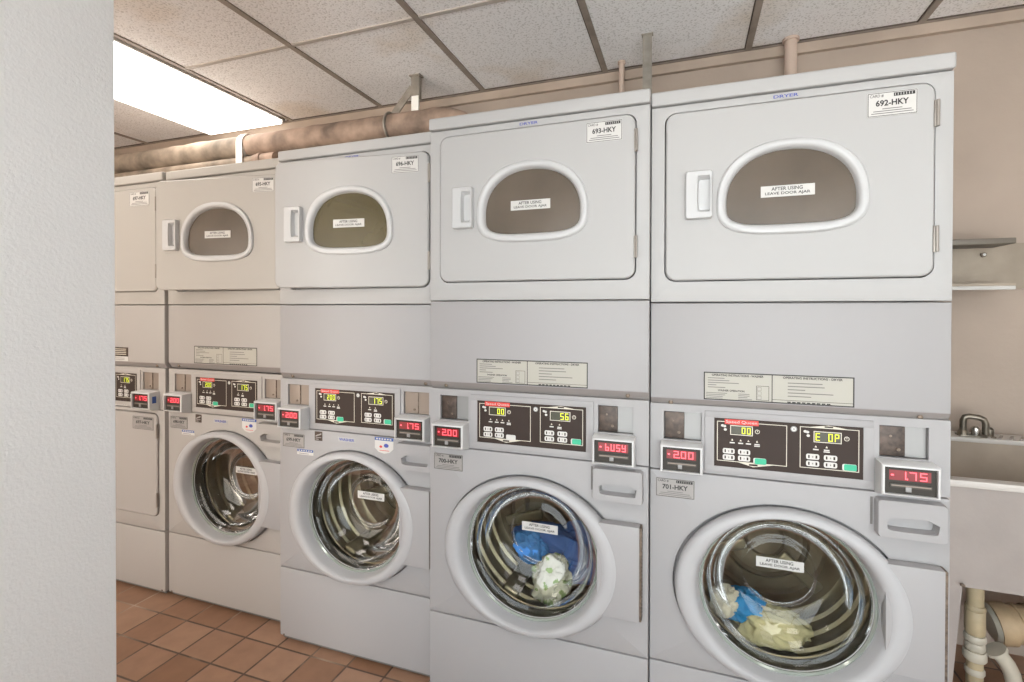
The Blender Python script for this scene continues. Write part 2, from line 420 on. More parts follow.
def coin_recess(x0, x1, mode):
    def f():
        b = MB(); z0, z1 = .9165, .9915
        if mode == 'dark':
            b.box(x0 + .001, x1 - .001, .016, .0299, z0, z1, COINGR); xm = x0 + (x1 - x0) * .55
            b.box(x0 + .002, xm, .010, .017, z0 + .001, z1 - .001, COINDK, .0015)
            b.tube([(xm - .014, .011, z0 + .018), (xm - .014, .007, z0 + .018)], .004, HINGE, 10)
            b.tube([(xm - .03, .011, z0 + .05), (xm - .03, .008, z0 + .05)], .003, HINGE, 10)
        else:
            b.box(x0 + .001, x1 - .001, .011, .0299, z0, z1, COINBR); xm = x0 + (x1 - x0) * .55
            b.box(x0 + .002, xm, .009, .012, z0 + .001, z1 - .001, COINBR, .001)
            b.box(xm - .001, xm + .001, .008, .012, z0 + .002, z1 - .002, HINGE)
            b.tube([(xm - .014, .010, z0 + .014), (xm - .014, .006, z0 + .014)], .004, HINGE, 10)
        return b
    return f
def reader_housing(x0, x1, em, label_side=False):
    b = MB(); z0, z1 = .826, .912; yf = -.044
    def ring(ix, iz0, iz1, y): return [Vector((x, y, z)) for x, z in ((x0 + ix, z0 + iz0), (x1 - ix, z0 + iz0), (x1 - ix, z1 - iz1), (x0 + ix, z1 - iz1))]
    b.loft([ring(0, 0, 0, .004), ring(0, .010, .002, yf + .003), ring(.0025, .0125, .0045, yf), ring(.006, .014, .008, yf), ring(.006, .014, .008, yf + .022)], em, smooth=False)
    if label_side:
        t = bmesh.new(); t.faces.new([t.verts.new(p) for p in ((x1 + .0005, -.03, .862), (x1 + .0005, -.012, .862), (x1 + .0005, -.012, .892), (x1 + .0005, -.03, .892))])
        b._merge(t, BLUEST)
    return b
def reader_face(x0, x1, txt):
    b = MB(); z0, z1 = .8405, .9035; y = -.036; w = x1 - x0; a, c = x0 + .0065, x1 - .0065; h = z1 - z0
    b.box(a, c, y, y + .02, z0, z1, BLACK)
    b.rect(a + w * .09, c - w * .09, z0 + h * .5, z0 + h * .88, y - .0004, REDW)
    b.seg7(txt, a + w * .24, c - w * .12, z0 + h * .54, z0 + h * .84, y - .0008, LEDR)
    b.rect(a + w * .12, a + w * .17, z0 + h * .66, z0 + h * .72, y - .0008, LEDR)
    b.box(a + w * .10, c - w * .08, y - .004, y, z0 + h * .23, z0 + h * .38, SEALD, .001)
    b.box(a + w * .12, c - w * .10, y - .0045, y - .003, z0 + h * .29, z0 + h * .34, COINBR)
    b.box(a + w * .36, a + w * .46, y - .0052, y - .002, z0 + h * .10, z0 + h * .28, COINGR, .001); return b

def washer_front(em):
    def f():
        b = MB(); z0, z1 = .2895, .8275; o = rrect(.001, W - .001, z0, z1, .004); N = len(o)
        th = [math.atan2(p[1] - RZ, p[0] - RX) for p in o]
        def e(a, bb): return [(RX + sup(t, a, bb, bb, 2, 2) * cos(t), RZ + sup(t, a, bb, bb, 2, 2) * sin(t)) for t in th]
        def ins(d): return [(min(max(p[0], .001 + d), W - .001 - d), min(max(p[1], z0 + d), z1 - d)) for p in o]
        b.loft([at_y(o, .66), at_y(o, .006), at_y(ins(.001), .0015), at_y(ins(.004), 0), at_y(e(.2752, .2388), 0), at_y(e(.2735, .2378), .003), at_y(e(.272, .2368), .018), at_y(e(.214, .214), .020), at_y(e(.212, .212), .07)], em, smooth=False)
        return b
    return f
def door_seal():
    b = MB(); b.loft([at_y(ell(RX, RZ, .2135, .2135), .018), at_y(ell(RX, RZ, .209, .209), .030), at_y(ell(RX, RZ, .205, .205), .06), at_y(ell(RX, RZ, .21, .21), .075), at_y(ell(RX, RZ, .235, .235), .078)], SEALD)
    return b
def washer_drum():
    b = MB(); n = 64
    E = lambda r, y: at_y(ell(RX, RZ, r, r * 1.0, n), y)
    pr = [(.206, .082), (.209, .079), (.214, .082), (.218, .092), (.236, .096), (.243, .104)]
    for q in range(3): pr += [(.247, .125 + q * .066), (.247, .162 + q * .066), (.238, .168 + q * .066), (.238, .178 + q * .066)]
    b.loft([E(*q) for q in pr + [(.247, .318), (.238, .336), (.225, .345)]], STEEL)
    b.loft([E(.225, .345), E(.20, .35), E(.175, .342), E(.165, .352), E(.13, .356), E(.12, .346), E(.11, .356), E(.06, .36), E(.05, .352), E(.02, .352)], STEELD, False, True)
    for k in range(3):                                     # pressed arms on the back plate
        a = radians(78 + 120 * k); M = Matrix.Translation((RX, .350, RZ)) @ Matrix.Rotation(-a, 4, 'Y')
        b.box(.06, .205, -.014, .01, -.018, .018, STEEL, .008, 3, M)
        M = Matrix.Translation((RX, .2, RZ)) @ Matrix.Rotation(-(a + radians(45)), 4, 'Y')
        b.box(.20, .248, -.10, .14, -.028, .028, STEEL, .014, 3, M)
    for k in range(60):                                    # drain holes
        for y in (.13, .18, .23, .28):
            pass
    return b
def washer_ring():
    b = MB()
    prof = [(.264, .232, .006), (.2685, .2355, -.010), (.2685, .2355, -.022), (.2655, .233, -.031), (.259, .2285, -.036), (.248, .221, -.0385), (.234, .2165, -.0385), (.223, .213, -.035),
            (.215, .2105, -.025), (.209, .208, -.005), (.2045, .2055, .012), (.198, .199, .016)]
    b.loft([at_y(ell(RX, RZ, a, c, 96), y) for a, c, y in prof], RINGM)
    return b
BOWL = [(.197, .010), (.193, .014), (.191, .026), (.187, .030), (.178, .034), (.173, .052), (.168, .058), (.160, .062), (.152, .080), (.138, .094), (.118, .106), (.102, .1115), (.094, .1115), (.088, .108), (.082, .1045), (.074, .1045), (.04, .1045)]
def bowl_glass():
    b = MB(); b.loft([at_y(ell(RX, RZ + .014 * (y - .01) / .1, r + .008 * min(1, r / .15), (r + .009 * min(1, r / .15)) * .995, 96), y) for r, y in BOWL], BOWLGLASS, False, True)
    return b
def glass_rim():
    b = MB()
    pr = [(.2065, .012), (.2065, .006), (.203, .004), (.199, .009), (.200, .015)]
    b.loft([at_y(ell(RX, RZ, r, r * 1.004, 96), y) for r, y in pr], MATS['glass_edge']); return b
material('glass_edge', (0.36, 0.40, 0.36), 0.12, 0.35)
def hinge_cover():
    b = MB(); b.box(.545, .6605, -.034, -.001, .405, .668, ENAMEL_W, .003); return b
def hinge_strip():
    b = MB(); b.box(.6606, .6665, -.030, -.001, .407, .666, HINGE)
    for k in range(24): b.box(.6660, .6672, -.027, -.006, .410 + k * .0104, .4155 + k * .0104, SEALD)
    return b
def detergent_drawer(em):
    def f():
        b = MB(); x0, x1, z0, z1 = .530, .668, .727, .819; o = rrect(x0, x1, z0, z1, .008)
        cx, cz = .600, .762; th = [math.atan2((p[1] - cz) * 2.2, p[0] - cx) for p in o]
        h = [(cx + .052 * sup(t, 1, 1, 1, 6, 6) * cos(t), cz + .0165 * sup(t, 1, 1, 1, 6, 6) * sin(t)) for t in th]
        hd = [(cx + (p[0] - cx) * .93, cz - .001 + (p[1] - cz) * .75) for p in h]
        o1 = [(cx + (p[0] - cx) * .975, .773 + (p[1] - .773) * .96) for p in o]
        b.loft([at_y(o, .0), at_y(o, -.020), at_y(o1, -.026), at_y(h, -.026), at_y(hd, -.0008)], em, False, True, smooth=False)
        b.box(x0 - .008, x0 - .003, -.0006, .0004, z0 + .02, z1 - .004, GROOVE)
        return b
    return f
def kick_panel(em):
    def f():
        b = MB(); b.box(.001, W - .001, 0, .66, .022, .2865, em, .004)
        b.box(.01, W - .01, .012, .64, .008, .024, GROOVE)
        for x in (.03, W - .03): b.tube([(x, .05, 0), (x, .05, .02)], .016, SEALD, 12)
        for x in (.02, W - .02): b.tube([(x, .006, .026), (x, -.002, .026)], .004, HINGE, 8)
        return b
    return f
def top_cap(em):
    def f():
        b = MB(); b.box(0, W, -.008, .69, 1.8445, 1.8825, em, .006, 3); return b
    return f
def plain_door(em, x0, x1, z0, z1):
    def f():
        b = MB(); o = rrect(x0, x1, z0, z1, .022); cx, cz = (x0 + x1) / 2, (z0 + z1) / 2
        i = [(cx + (p[0] - cx) * .987, cz + (p[1] - cz) * .985) for p in o]
        b.loft([at_y(o, .026), at_y(o, -.004), at_y(i, -.008)], em, False, True, smooth=False); return b
    return f
def plain_handle(z):
    b = MB(); b.box(.085, .12, -.024, -.0075, z - .06, z + .06, PLASTIC, .005, 3); return b

def place_label(mb, name, parent, dx=0): 
    if dx: bmesh.ops.translate(mb.bm, vec=(-dx, 0, 0), verts=mb.bm.verts)
    return mb.build(name, parent)

GROUP = 'stacked laundry machines in the row'
def machine(k, y, cfg):
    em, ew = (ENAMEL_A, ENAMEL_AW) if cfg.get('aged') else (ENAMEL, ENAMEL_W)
    key = 'aged' if cfg.get('aged') else 'new'
    root = empty(cfg.get('name', 'stacked_washer_dryer'), (-k * PITCH - W - .0036 - cfg.get('dx', 0), y, cfg.get('dz', 0)), cfg['label'], cfg.get('cat', 'washer dryer'), GROUP)
    root.scale.x = (W + .0072) / W
    shared('cap' + key, 'top_cap', top_cap(em), root)
    shared('cab' + key, 'dryer_cabinet', dryer_cabinet(em), root)
    twin = cfg.get('twin')
    dz = cfg.get('pan', 0)
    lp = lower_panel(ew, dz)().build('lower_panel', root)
    for x in (.055, .624): shared('screw', 'screw', screw, lp, (x, .010, 1.0235 + dz))
    if cfg.get('instr'): shared('instr', 'instruction_label', instruction_label, lp, (cfg.get('ilx', 0), 0, dz))
    if twin: dark_label().build('instruction_label', lp)
    # dryer door, turned on its hinge
    if not twin:
        shared('drum_d', 'dryer_drum', dryer_drum(), root)
        d = shared('door' + key, 'dryer_door', dryer_door(em), root, (DX1, 0, 0)); d.rotation_euler.z = radians(cfg.get('ajar', 0))
        shared('wframe', 'window_frame', window_frame, d)
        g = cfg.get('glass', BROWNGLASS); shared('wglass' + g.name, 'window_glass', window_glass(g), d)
        shared('handle', 'door_handle', door_handle, d)
        place_label(ajar_sticker(), 'ajar_sticker', d, DX1)
        place_label(number_tag(.507, .608, 1.7475, 1.806, -.0092, cfg['dtag'], PAPER), 'number_tag', d, DX1)
        for z in (1.742, 1.445): shared('hinge', 'hinge', door_hinge, d, (0, 0, z))
        if cfg.get('dryer_word'): word('DRYER', .304, .361, 1.8265, 1.8345, -.0008).build('dryer_label', root)
    else:
        d = plain_door(em, DX0, DX1, DZ0, DZ1)().build('upper_door', root)
        number_tag(.479, .604, 1.740, 1.805, -.0092, cfg['dtag'], PAPER).build('number_tag', d)
        plain_handle(1.59).build('door_handle', d)
        for z in (1.742, 1.445): shared('hinge', 'hinge', door_hinge, d, (DX1, 0, z))
    # control console
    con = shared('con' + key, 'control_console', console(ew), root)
    control_panel(cfg['dl'], cfg['dr'], cfg.get('green', True)).build('control_panel', con)
    mode = cfg.get('coin', 'brown')
    shared('coinL' + mode, 'coin_slot', coin_recess(.037, .135, mode), con)
    shared('coinR' + mode, 'coin_slot', coin_recess(.541, .640, mode), con)
    for x0, x1, t, sd in ((.030, .137, cfg['rl'], False), (.532, .647, cfg['rr'], cfg.get('side', False))):
        h = reader_housing(x0, x1, HOUSE, sd).build('card_reader', root)
        reader_face(x0, x1, t).build('reader_face', h)
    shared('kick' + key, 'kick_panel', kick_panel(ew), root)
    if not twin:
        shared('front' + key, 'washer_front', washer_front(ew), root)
        shared('wdrum', 'washer_drum', washer_drum, root)
        shared('seal', 'door_seal', door_seal, root)
        r = shared('ring', 'washer_door', washer_ring, root)
        shared('bowl', 'door_glass', bowl_glass, r); shared('rim', 'glass_rim', glass_rim, r)
        shared('hcov', 'hinge_cover', hinge_cover, r); shared('hstrip', 'hinge', hinge_strip, r)
        sx, sz = cfg.get('wst', (0.282, .553))
        ajar_sticker(sx, sx + .118, sz, sz + .0285, .0985).build('ajar_sticker', r)
        shared('drawer' + key, 'detergent_drawer', detergent_drawer(ew), root)
        number_tag(.017, .118, .754, .806, -.0012, cfg['wtag'], PAPERG).build('washer_tag', root)
        if cfg.get('stickers'):
            b = MB(); b.box(.166, .200, -.0012, -.0004, .789, .8235, COINDK)
            b.poly([(.17, .808), (.196, .818), (.196, .812), (.17, .804)][::-1], -.0016, PAPERG); b.rect(.17, .196, .800, .8025, -.0016, PAPERG); b.rect(.17, .184, .793, .796, -.0016, PAPERG); b.build('dark_sticker', root)
            word('WASHER', .275, .341, .798, .808, -.0008).build('washer_label', root)
            b = MB(); b.box(.085, .160, -.0012, -.0004, .730, .751, PAPER); b.rect(.086, .159, .741, .7505, -.0016, BLUEST); b.rect(.092, .14, .7335, .7355, -.0016, INKG)
            for q in range(6): b.rect(.092 + q * .011, .099 + q * .011, .7435, .748, -.002, PAPER)
            b.build('blue_sticker', root)
            b = MB(); b.poly([(.427, .820), (.503, .820), (.503, .786), (.488, .773), (.465, .768), (.442, .773), (.427, .786)], -.001, PAPER); b.rect(.427, .503, .814, .825, -.0014, BLUEST)
            for q in range(6): b.rect(.433 + q * .011, .440 + q * .011, .817, .822, -.0018, PAPER)
            b.poly(ell(.474, .797, .010, .007, 14), -.0014, BLUEINK); b.poly(ell(.452, .792, .006, .0045, 12), -.0014, REDST); b.rect(.446, .486, .778, .780, -.0014, REDST); b.build('picture_sticker', root)
    else:
        shared('front_twin', 'lower_cabinet', dryer_cabinet(ew, .2895, .8275, (.0365, .6465, .350, .8135)), root)
        d = plain_door(ew, DX0, DX1, .354, .810)().build('lower_door', root)
        number_tag(.493, .625, .737, .795, -.0092, cfg['wtag'], PAPERG).build('number_tag', d)
        plain_handle(.6).build('door_handle', d)
        for z in (.735, .43): shared('hinge', 'hinge', door_hinge, d, (DX1, 0, z))
        b = MB(); b.box(.36, .44, .0028, .0038, .8335, .8475, PAPER); b.text('DRYER', .37, .43, .836, .845, .0024, BLUEINK); b.build('dryer_label', con)
    return root

MACH = [
 (0, 0.0, dict(label='rightmost stacked washer and dryer, tag 692-HKY, beside the sink, cream towel in washer', dtag='692-HKY', wtag='701-HKY', dl='00', dr='E 0P', rl='2.00', rr='1.75',
     instr=True, coin='dark', dryer_word=True, pan=-.006)),
 (1, -.018, dict(label='second stacked washer and dryer from the right, tag 693-HKY, blue cloth in washer', dtag='693-HKY', wtag='700-HKY', dl='00', dr='56', rl='2.00', rr='BUSY',
     instr=True, coin='dark', dryer_word=True, ilx=.025, pan=.001, dz=.0076, green=False)),
 (2, .0555, dict(label='middle stacked washer and dryer with blank lower panel and olive dryer window', dtag='696-HKY', wtag='699-HKY', dl='200', dr='175', rl='2.00', rr='1.75',
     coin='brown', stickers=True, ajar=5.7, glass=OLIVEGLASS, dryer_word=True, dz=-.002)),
 (3, .12, dict(label='fourth stacked washer and dryer from the right, dryer door standing ajar, washer drum empty', dtag='695-HKY', wtag='698-HKY', dl='200', dr='175', rl='2.00', rr='1.75',
     instr=True, coin='brown', stickers=True, ajar=7.4, aged=True, ilx=.02, pan=.005, side=True)),
 (4, .11, dict(label='leftmost stacked dryer with plain windowless doors, half hidden by the white wall', name='stacked_dryer', cat='dryer', dtag='697-HKY', wtag='697-HKY', dl='175', dr='175', rl='1.75', rr='1.75',
     coin='brown', aged=True, twin=True, side=True, dx=.006)),
]
for k, y, cfg in MACH: machine(k, y, cfg)

# ------------------------------------------------------------------ laundry inside the drums
def cloth(name, loc, size, rot, color, seed, label, cat, folds=7.0, stripes=None):
    m = material(name + '_fabric_%d' % seed, color, 0.9, var=0.12, var_scale=14, bump=0.25, bump_scale=350, spec=0.1)
    t = bmesh.new(); bmesh.ops.create_icosphere(t, subdivisions=5, radius=1)
    o = Vector((seed * 3.7, seed * 1.3, seed * 2.1))
    for v in t.verts:
        d = v.co.normalized()
        r = 1 + .35 * noise.noise(d * 1.6 + o)
        w = d + .5 * noise.noise_vector(d * 1.7 + o)
        r += .15 * (1 - abs(noise.noise(w * folds * .36 + o)) * 2.4) + .045 * (1 - abs(noise.noise(w * folds * .8 + o)) * 2.2)
        v.co = Vector((d.x * size[0], d.y * size[1], d.z * size[2])) * r
    b = MB(); b._merge(t, m, True)
    if stripes:
        sm = material(name + '_print_%d' % seed, stripes, 0.9, spec=0.1); i = b.mi(sm)
        for f in b.bm.faces:
            c = f.calc_center_median()
            if noise.noise(c * 38 + o) > .22: f.material_index = i
    ob = b.build(name, None, loc, False); ob.rotation_euler = [radians(a) for a in rot]
    return tag(ob, label, cat, 'laundry seen through the washer doors')
def inside(k, y, lx, ly, z, dz=0): return (-k * PITCH - W + lx, y + ly, z + dz)
cloth('white_sock', inside(0, 0, .200, .120, .424), (.034, .030, .042), (0, 20, 10), (.62, .60, .55), 1, 'small white cloth at the left of the rightmost washer drum', 'laundry')
cloth('blue_cloth', inside(0, 0, .258, .150, .402), (.070, .04, .042), (0, 18, 10), (.03, .25, .62), 2, 'bright blue cloth between white cloth and cream towel in the rightmost washer', 'laundry')
cloth('cream_towel', inside(0, 0, .325, .140, .368), (.088, .05, .048), (0, 6, 0), (.58, .54, .36), 3, 'cream towel lying at the bottom of the rightmost washer drum', 'towel', 9)
cloth('blue_shirt', inside(1, -.018, .415, .190, .466), (.150, .06, .085), (0, 12, 0), (.055, .12, .36), 4, 'blue shirt piled high in the drum of the second washer from the right', 'laundry')
cloth('light_blue_cloth', inside(1, -.018, .300, .135, .492), (.05, .03, .05), (0, -30, 0), (.07, .22, .55), 6, 'lighter blue cloth at the upper left of the second washer drum', 'laundry')
cloth('printed_towel', inside(1, -.018, .375, .125, .400), (.055, .038, .080), (0, 25, 0), (.60, .60, .54), 5, 'white towel with green print below the blue shirt in the second washer', 'towel', 8, (.30, .40, .20))

# ------------------------------------------------------------------ room
def wall_material(name, c, bump, scale, var=.05, vs=3):
    return material(name, c, 0.75, bump=bump, bump_scale=scale, var=var, var_scale=vs, spec=.25)
BACKW = wall_material('beige_wall_paint', (.43, .35, .29), .25, 60, .09, 2.2)
WHITEW = wall_material('white_textured_paint', (.785, .79, .785), .28, 170, .02, 4)
OTHERW = wall_material('room_wall_paint', (.86, .85, .83), .2, 80)

def ceiling_material():
    m = bpy.data.materials.new('acoustic_ceiling_tile'); m.use_nodes = True; nt = m.node_tree; b = nt.nodes['Principled BSDF']
    b.inputs['Roughness'].default_value = .9; b.inputs['Specular IOR Level'].default_value = .1
    tc = nt.nodes.new('ShaderNodeTexCoord')
    n1 = nt.nodes.new('ShaderNodeTexNoise'); n1.inputs['Scale'].default_value = 125; n1.inputs['Detail'].default_value = 4
    r1 = nt.nodes.new('ShaderNodeValToRGB'); r1.color_ramp.elements[0].position = .36; r1.color_ramp.elements[1].position = .47
    r1.color_ramp.elements[0].color = (.66, .635, .62, 1); r1.color_ramp.elements[1].color = (.90, .88, .875, 1)
    n2 = nt.nodes.new('ShaderNodeTexNoise'); n2.inputs['Scale'].default_value = 1.7; n2.inputs['Detail'].default_value = 4
    r2 = nt.nodes.new('ShaderNodeValToRGB'); r2.color_ramp.elements[0].position = .58; r2.color_ramp.elements[1].position = .75
    r2.color_ramp.elements[0].color = (1, 1, 1, 1); r2.color_ramp.elements[1].color = (.86, .78, .68, 1)
    mx = nt.nodes.new('ShaderNodeMix'); mx.data_type = 'RGBA'; mx.blend_type = 'MULTIPLY'; mx.inputs[0].default_value = 1
    bp = nt.nodes.new('ShaderNodeBump'); bp.inputs['Strength'].default_value = .5; bp.inputs['Distance'].default_value = .003
    L = nt.links.new
    L(tc.outputs['Object'], n1.inputs['Vector']); L(tc.outputs['Object'], n2.inputs['Vector'])
    L(n1.outputs['Fac'], r1.inputs['Fac']); L(n2.outputs['Fac'], r2.inputs['Fac'])
    L(r1.outputs['Color'], mx.inputs[6]); L(r2.outputs['Color'], mx.inputs[7]); L(mx.outputs[2], b.inputs['Base Color'])
    L(n1.outputs['Fac'], bp.inputs['Height']); L(bp.outputs['Normal'], b.inputs['Normal'])
    return m
def floor_material():
    m = bpy.data.materials.new('quarry_tile_floor'); m.use_nodes = True; nt = m.node_tree; b = nt.nodes['Principled BSDF']
    tc = nt.nodes.new('ShaderNodeTexCoord'); mp = nt.nodes.new('ShaderNodeMapping')
    mp.inputs['Location'].default_value = (2.674 + .157 * 20, -.020 + .152 * 40, 0)
    br = nt.nodes.new('ShaderNodeTexBrick'); br.offset = 0; br.squash = 1
    br.inputs['Scale'].default_value = 1; br.inputs['Brick Width'].default_value = .157; br.inputs['Row Height'].default_value = .152
    br.inputs['Mortar Size'].default_value = .0042; br.inputs['Mortar Smooth'].default_value = .25; br.inputs['Bias'].default_value = 0
    br.inputs['Color1'].default_value = (.235, .12, .066, 1); br.inputs['Color2'].default_value = (.36, .215, .14, 1)
    n0 = nt.nodes.new('ShaderNodeTexNoise'); n0.inputs['Scale'].default_value = 2.6; n0.inputs['Detail'].default_value = 3
    r0 = nt.nodes.new('ShaderNodeValToRGB'); r0.color_ramp.elements[0].position = .5; r0.color_ramp.elements[1].position = .66
    r0.color_ramp.elements[0].color = (.10, .06, .04, 1); r0.color_ramp.elements[1].color = (.50, .38, .28, 1)
    n = nt.nodes.new('ShaderNodeTexNoise'); n.inputs['Scale'].default_value = 16; n.inputs['Detail'].default_value = 6
    r = nt.nodes.new('ShaderNodeValToRGB'); r.color_ramp.elements[0].color = (.74, .72, .72, 1); r.color_ramp.elements[1].color = (1.2, 1.2, 1.2, 1)
    mx = nt.nodes.new('ShaderNodeMix'); mx.data_type = 'RGBA'; mx.blend_type = 'MULTIPLY'; mx.inputs[0].default_value = 1
    bp = nt.nodes.new('ShaderNodeBump'); bp.inputs['Strength'].default_value = .6; bp.inputs['Distance'].default_value = .004; bp.invert = True
    L = nt.links.new
    L(tc.outputs['Object'], mp.inputs['Vector']); L(mp.outputs[0], br.inputs['Vector'])
    L(tc.outputs['Object'], n.inputs['Vector']); L(n.outputs['Fac'], r.inputs['Fac'])
    L(tc.outputs['Object'], n0.inputs['Vector']); L(n0.outputs['Fac'], r0.inputs['Fac']); L(r0.outputs['Color'], br.inputs['Mortar'])
    L(br.outputs['Color'], mx.inputs[6]); L(r.outputs['Color'], mx.inputs[7]); L(mx.outputs[2], b.inputs['Base Color'])
    L(br.outputs['Fac'], bp.inputs['Height']); L(bp.outputs['Normal'], b.inputs['Normal'])
    b.inputs['Roughness'].default_value = .5
    return m
YB, ZC = .90, 2.382                 # back wall, ceiling
XL, XR, YF = -4.9, 1.7, -2.45
CEIL, FLOOR = ceiling_material(), floor_material()
structure(MB().box(XL - .1, XR + .1, YF - .1, YB + .1, -.1, 0, FLOOR).build('floor'))
structure(MB().box(XL - .1, XR + .1, YF - .1, YB + .1, ZC, ZC + .08, CEIL).build('ceiling'))
structure(MB().box(XL - .1, XR + .1, YB, YB + .1, 0, ZC, BACKW).build('wall_back'))
structure(MB().box(XR, XR + .1, YF, YB, 0, ZC, OTHERW).build('wall_right'))
structure(MB().box(XL - .1, XL, YF, YB, 0, ZC, BACKW).build('wall_far_left'))
WINS = [(-1.65, 1.55, .12, 2.05, 3), (-4.5, -2.1, .12, 2.05, 2)]  # windows added behind the camera, unseen, to light the machine fronts
b = MB(); xs = [XL, -4.5, -2.1, -1.65, 1.55, XR]
for a, c in ((XL, -4.5), (-2.1, -1.65), (1.55, XR)): b.box(a, c, YF - .1, YF, 0, ZC, OTHERW)
for a, c, z0, z1, k in WINS: b.box(a, c, YF - .1, YF, 0, z0, OTHERW); b.box(a, c, YF - .1, YF, z1, ZC, OTHERW)
structure(b.build('wall_front'))
PANE = glass_material('window_pane', (.95, .97, .97), .0); PANE2 = glass_material('warm_tinted_pane', (.95, .90, .84), .0); FRM = material('window_frame_white', (.8, .8, .78), .4)  # panes and frames of the added windows; second tint warms the fill
for i, (a, c, z0, z1, nk) in enumerate(WINS):
    wo = structure(MB().box(a, c, YF - .06, YF - .052, z0, z1, PANE if i == 0 else PANE2).build('window_%d' % (i + 1)))  # added unseen window, lets fill light in
    b = MB()
    for k in range(nk + 1):
        x = a + (c - a) * k / nk; b.box(x - .03, x + .03, YF - .08, YF - .02, z0, z1, FRM, .003)
    for z in (z0, z1): b.box(a, c, YF - .08, YF - .0, z - .03, z + .03, FRM, .003)
    b.build('window_frame', wo)
structure(MB().box(-1.88, -1.75, YF, -.726, 0, ZC, WHITEW, .004).build('wall_left'))

TEE = material('ceiling_tee', (.32, .27, .23), .55, .2, var=.2, var_scale=12)
TEEW = material('ceiling_cross_tee', (.50, .45, .41), .6)
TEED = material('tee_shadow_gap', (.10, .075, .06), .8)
TX = [-4.55, -3.97, -3.375, -2.768, -2.16, -1.56, -.95, -.35, .25, .86, 1.47]
TY = [.873, .21, -.45, -1.06, -1.67, -2.28]
n = 0
for x in TX:
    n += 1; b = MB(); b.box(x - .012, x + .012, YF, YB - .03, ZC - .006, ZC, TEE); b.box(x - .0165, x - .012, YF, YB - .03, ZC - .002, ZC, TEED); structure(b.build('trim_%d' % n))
for y in TY:
    n += 1; b = MB(); b.box(XL, XR, y - .009, y + .009, ZC - .005, ZC, TEE if y > .8 else TEEW)
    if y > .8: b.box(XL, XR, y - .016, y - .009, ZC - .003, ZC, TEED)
    structure(b.build('trim_%d' % n))
n += 1; structure(MB().box(XL, XR, YB - .022, YB, ZC - .045, ZC, material('beige_wall_trim', (.44, .35, .28), .6, var=.12, var_scale=5)).build('trim_%d' % n))

# ceiling lights: one in view, the others added out of view as fill light
DIFF = material('lit_diffuser', (.9, .9, .9), .5, emit=(1.0, .94, .87), strength=4.5)
DIFF2 = material('lit_diffuser_cool', (.9, .9, .9), .5, emit=(1.0, .965, .935), strength=5.0)
DIFF3 = material('lit_diffuser_far', (.9, .9, .9), .5, emit=(1.0, .92, .85), strength=8.0)
DIFF4 = material('lit_diffuser_dim', (.9, .9, .9), .5, emit=(1.0, .965, .935), strength=2.0)
LFRAME = material('light_frame_white', (.8, .78, .75), .4)
def ceiling_light(x0, x1, y0, y1, label, m, drop=0.0):
    root = empty('ceiling_light', ((x0 + x1) / 2, (y0 + y1) / 2, ZC - .012), label, 'ceiling light')
    cx, cy = (x0 + x1) / 2, (y0 + y1) / 2; a, c = (x1 - x0) / 2, (y1 - y0) / 2
    b = MB()
    for r in ((-a, a, -c, -c + .012), (-a, a, c - .012, c), (-a, -a + .012, -c, c), (a - .012, a, -c, c)): b.box(r[0], r[1], r[2], r[3], -.004, .0118, LFRAME)
    b.build('light_frame', root)
    MB().box(-a + .012, a - .012, -c + .012, c - .012, -drop, .0118, m).build('diffuser', root)
ceiling_light(-3.36, -2.785, -.43, .83, 'bright rectangular ceiling light panel above the leftmost machines', DIFF, .022)
ceiling_light(-.935, -.365, -2.27, -1.08, 'lit rectangular ceiling panel over the aisle behind the camera', DIFF2)
ceiling_light(-3.36, -2.815, -2.26, -1.08, 'lit rectangular ceiling panel over the far left aisle behind the white wall', DIFF3)
ceiling_light(.265, .845, -1.65, -.47, 'lit rectangular ceiling panel over the aisle at the right of the camera', DIFF4)

# ------------------------------------------------------------------ pipes under the ceiling
WRAP = material('brown_pipe_wrap', (.30, .215, .165), .7, var=.55, var_scale=9, bump=.5, bump_scale=25)
WRAPL = material('pale_pipe_wrap', (.27, .215, .165), .7, var=.6, var_scale=7, bump=.3, bump_scale=20)
PINKP = material('painted_wall_pipe', (.58, .45, .37), .5)
TAPE = material('white_pipe_band', (.82, .80, .76), .5)
PY = .62
t = empty('insulated_pipe', (-2.8, PY, 2.155), 'thick stained insulated pipe running along the wall above the machines', 'pipe')
rnd = random.Random(2)
def jit(x0, x1, n, r, z):
    return [(x0 + (x1 - x0) * k / n - (-2.8), 0, (rnd.random() - .5) * .004 + z - 2.155) for k in range(n + 1)], [r + (rnd.random() - .5) * .004 for _ in range(n + 1)]
p, r = jit(-4.85, -2.83, 30, .058, 2.158); b = MB(); b.tube(p, r, WRAPL, 20); b.build('pale_wrap', t)
p, r = jit(-2.83, -1.70, 20, .060, 2.155); p += [(-1.62 + 2.8, 0, 2.148 - 2.155), (-1.56 + 2.8, 0, 2.13 - 2.155), (-1.52 + 2.8, 0, 2.10 - 2.155)]; r += [.058, .05, .035]
b = MB(); b.tube(p, r, WRAP, 20); b.build('brown_wrap', t)
b = MB(); b.tube([(-.05, 0, .003), (-.008, 0, .003)], .066, TAPE, 24); b.box(-.05, -.008, -.066, -.06, -.11, .0, TAPE); b.build('band', t)
t = empty('thin_pipe', (-2.8, PY - .03, 2.068), 'thinner beige pipe running below the thick insulated pipe', 'pipe')
b = MB(); b.tube([(-2.10, 0, .0), (.06, 0, .0)], .026, WRAPL, 14); b.build('pipe', t)
b = MB(); b.tube([(.05, 0, 0), (.19, 0, .0)], .031, WRAP, 14); b.tube([(.08, 0, 0), (.10, 0, 0)], .036, WRAP, 14); b.build('coupling', t)
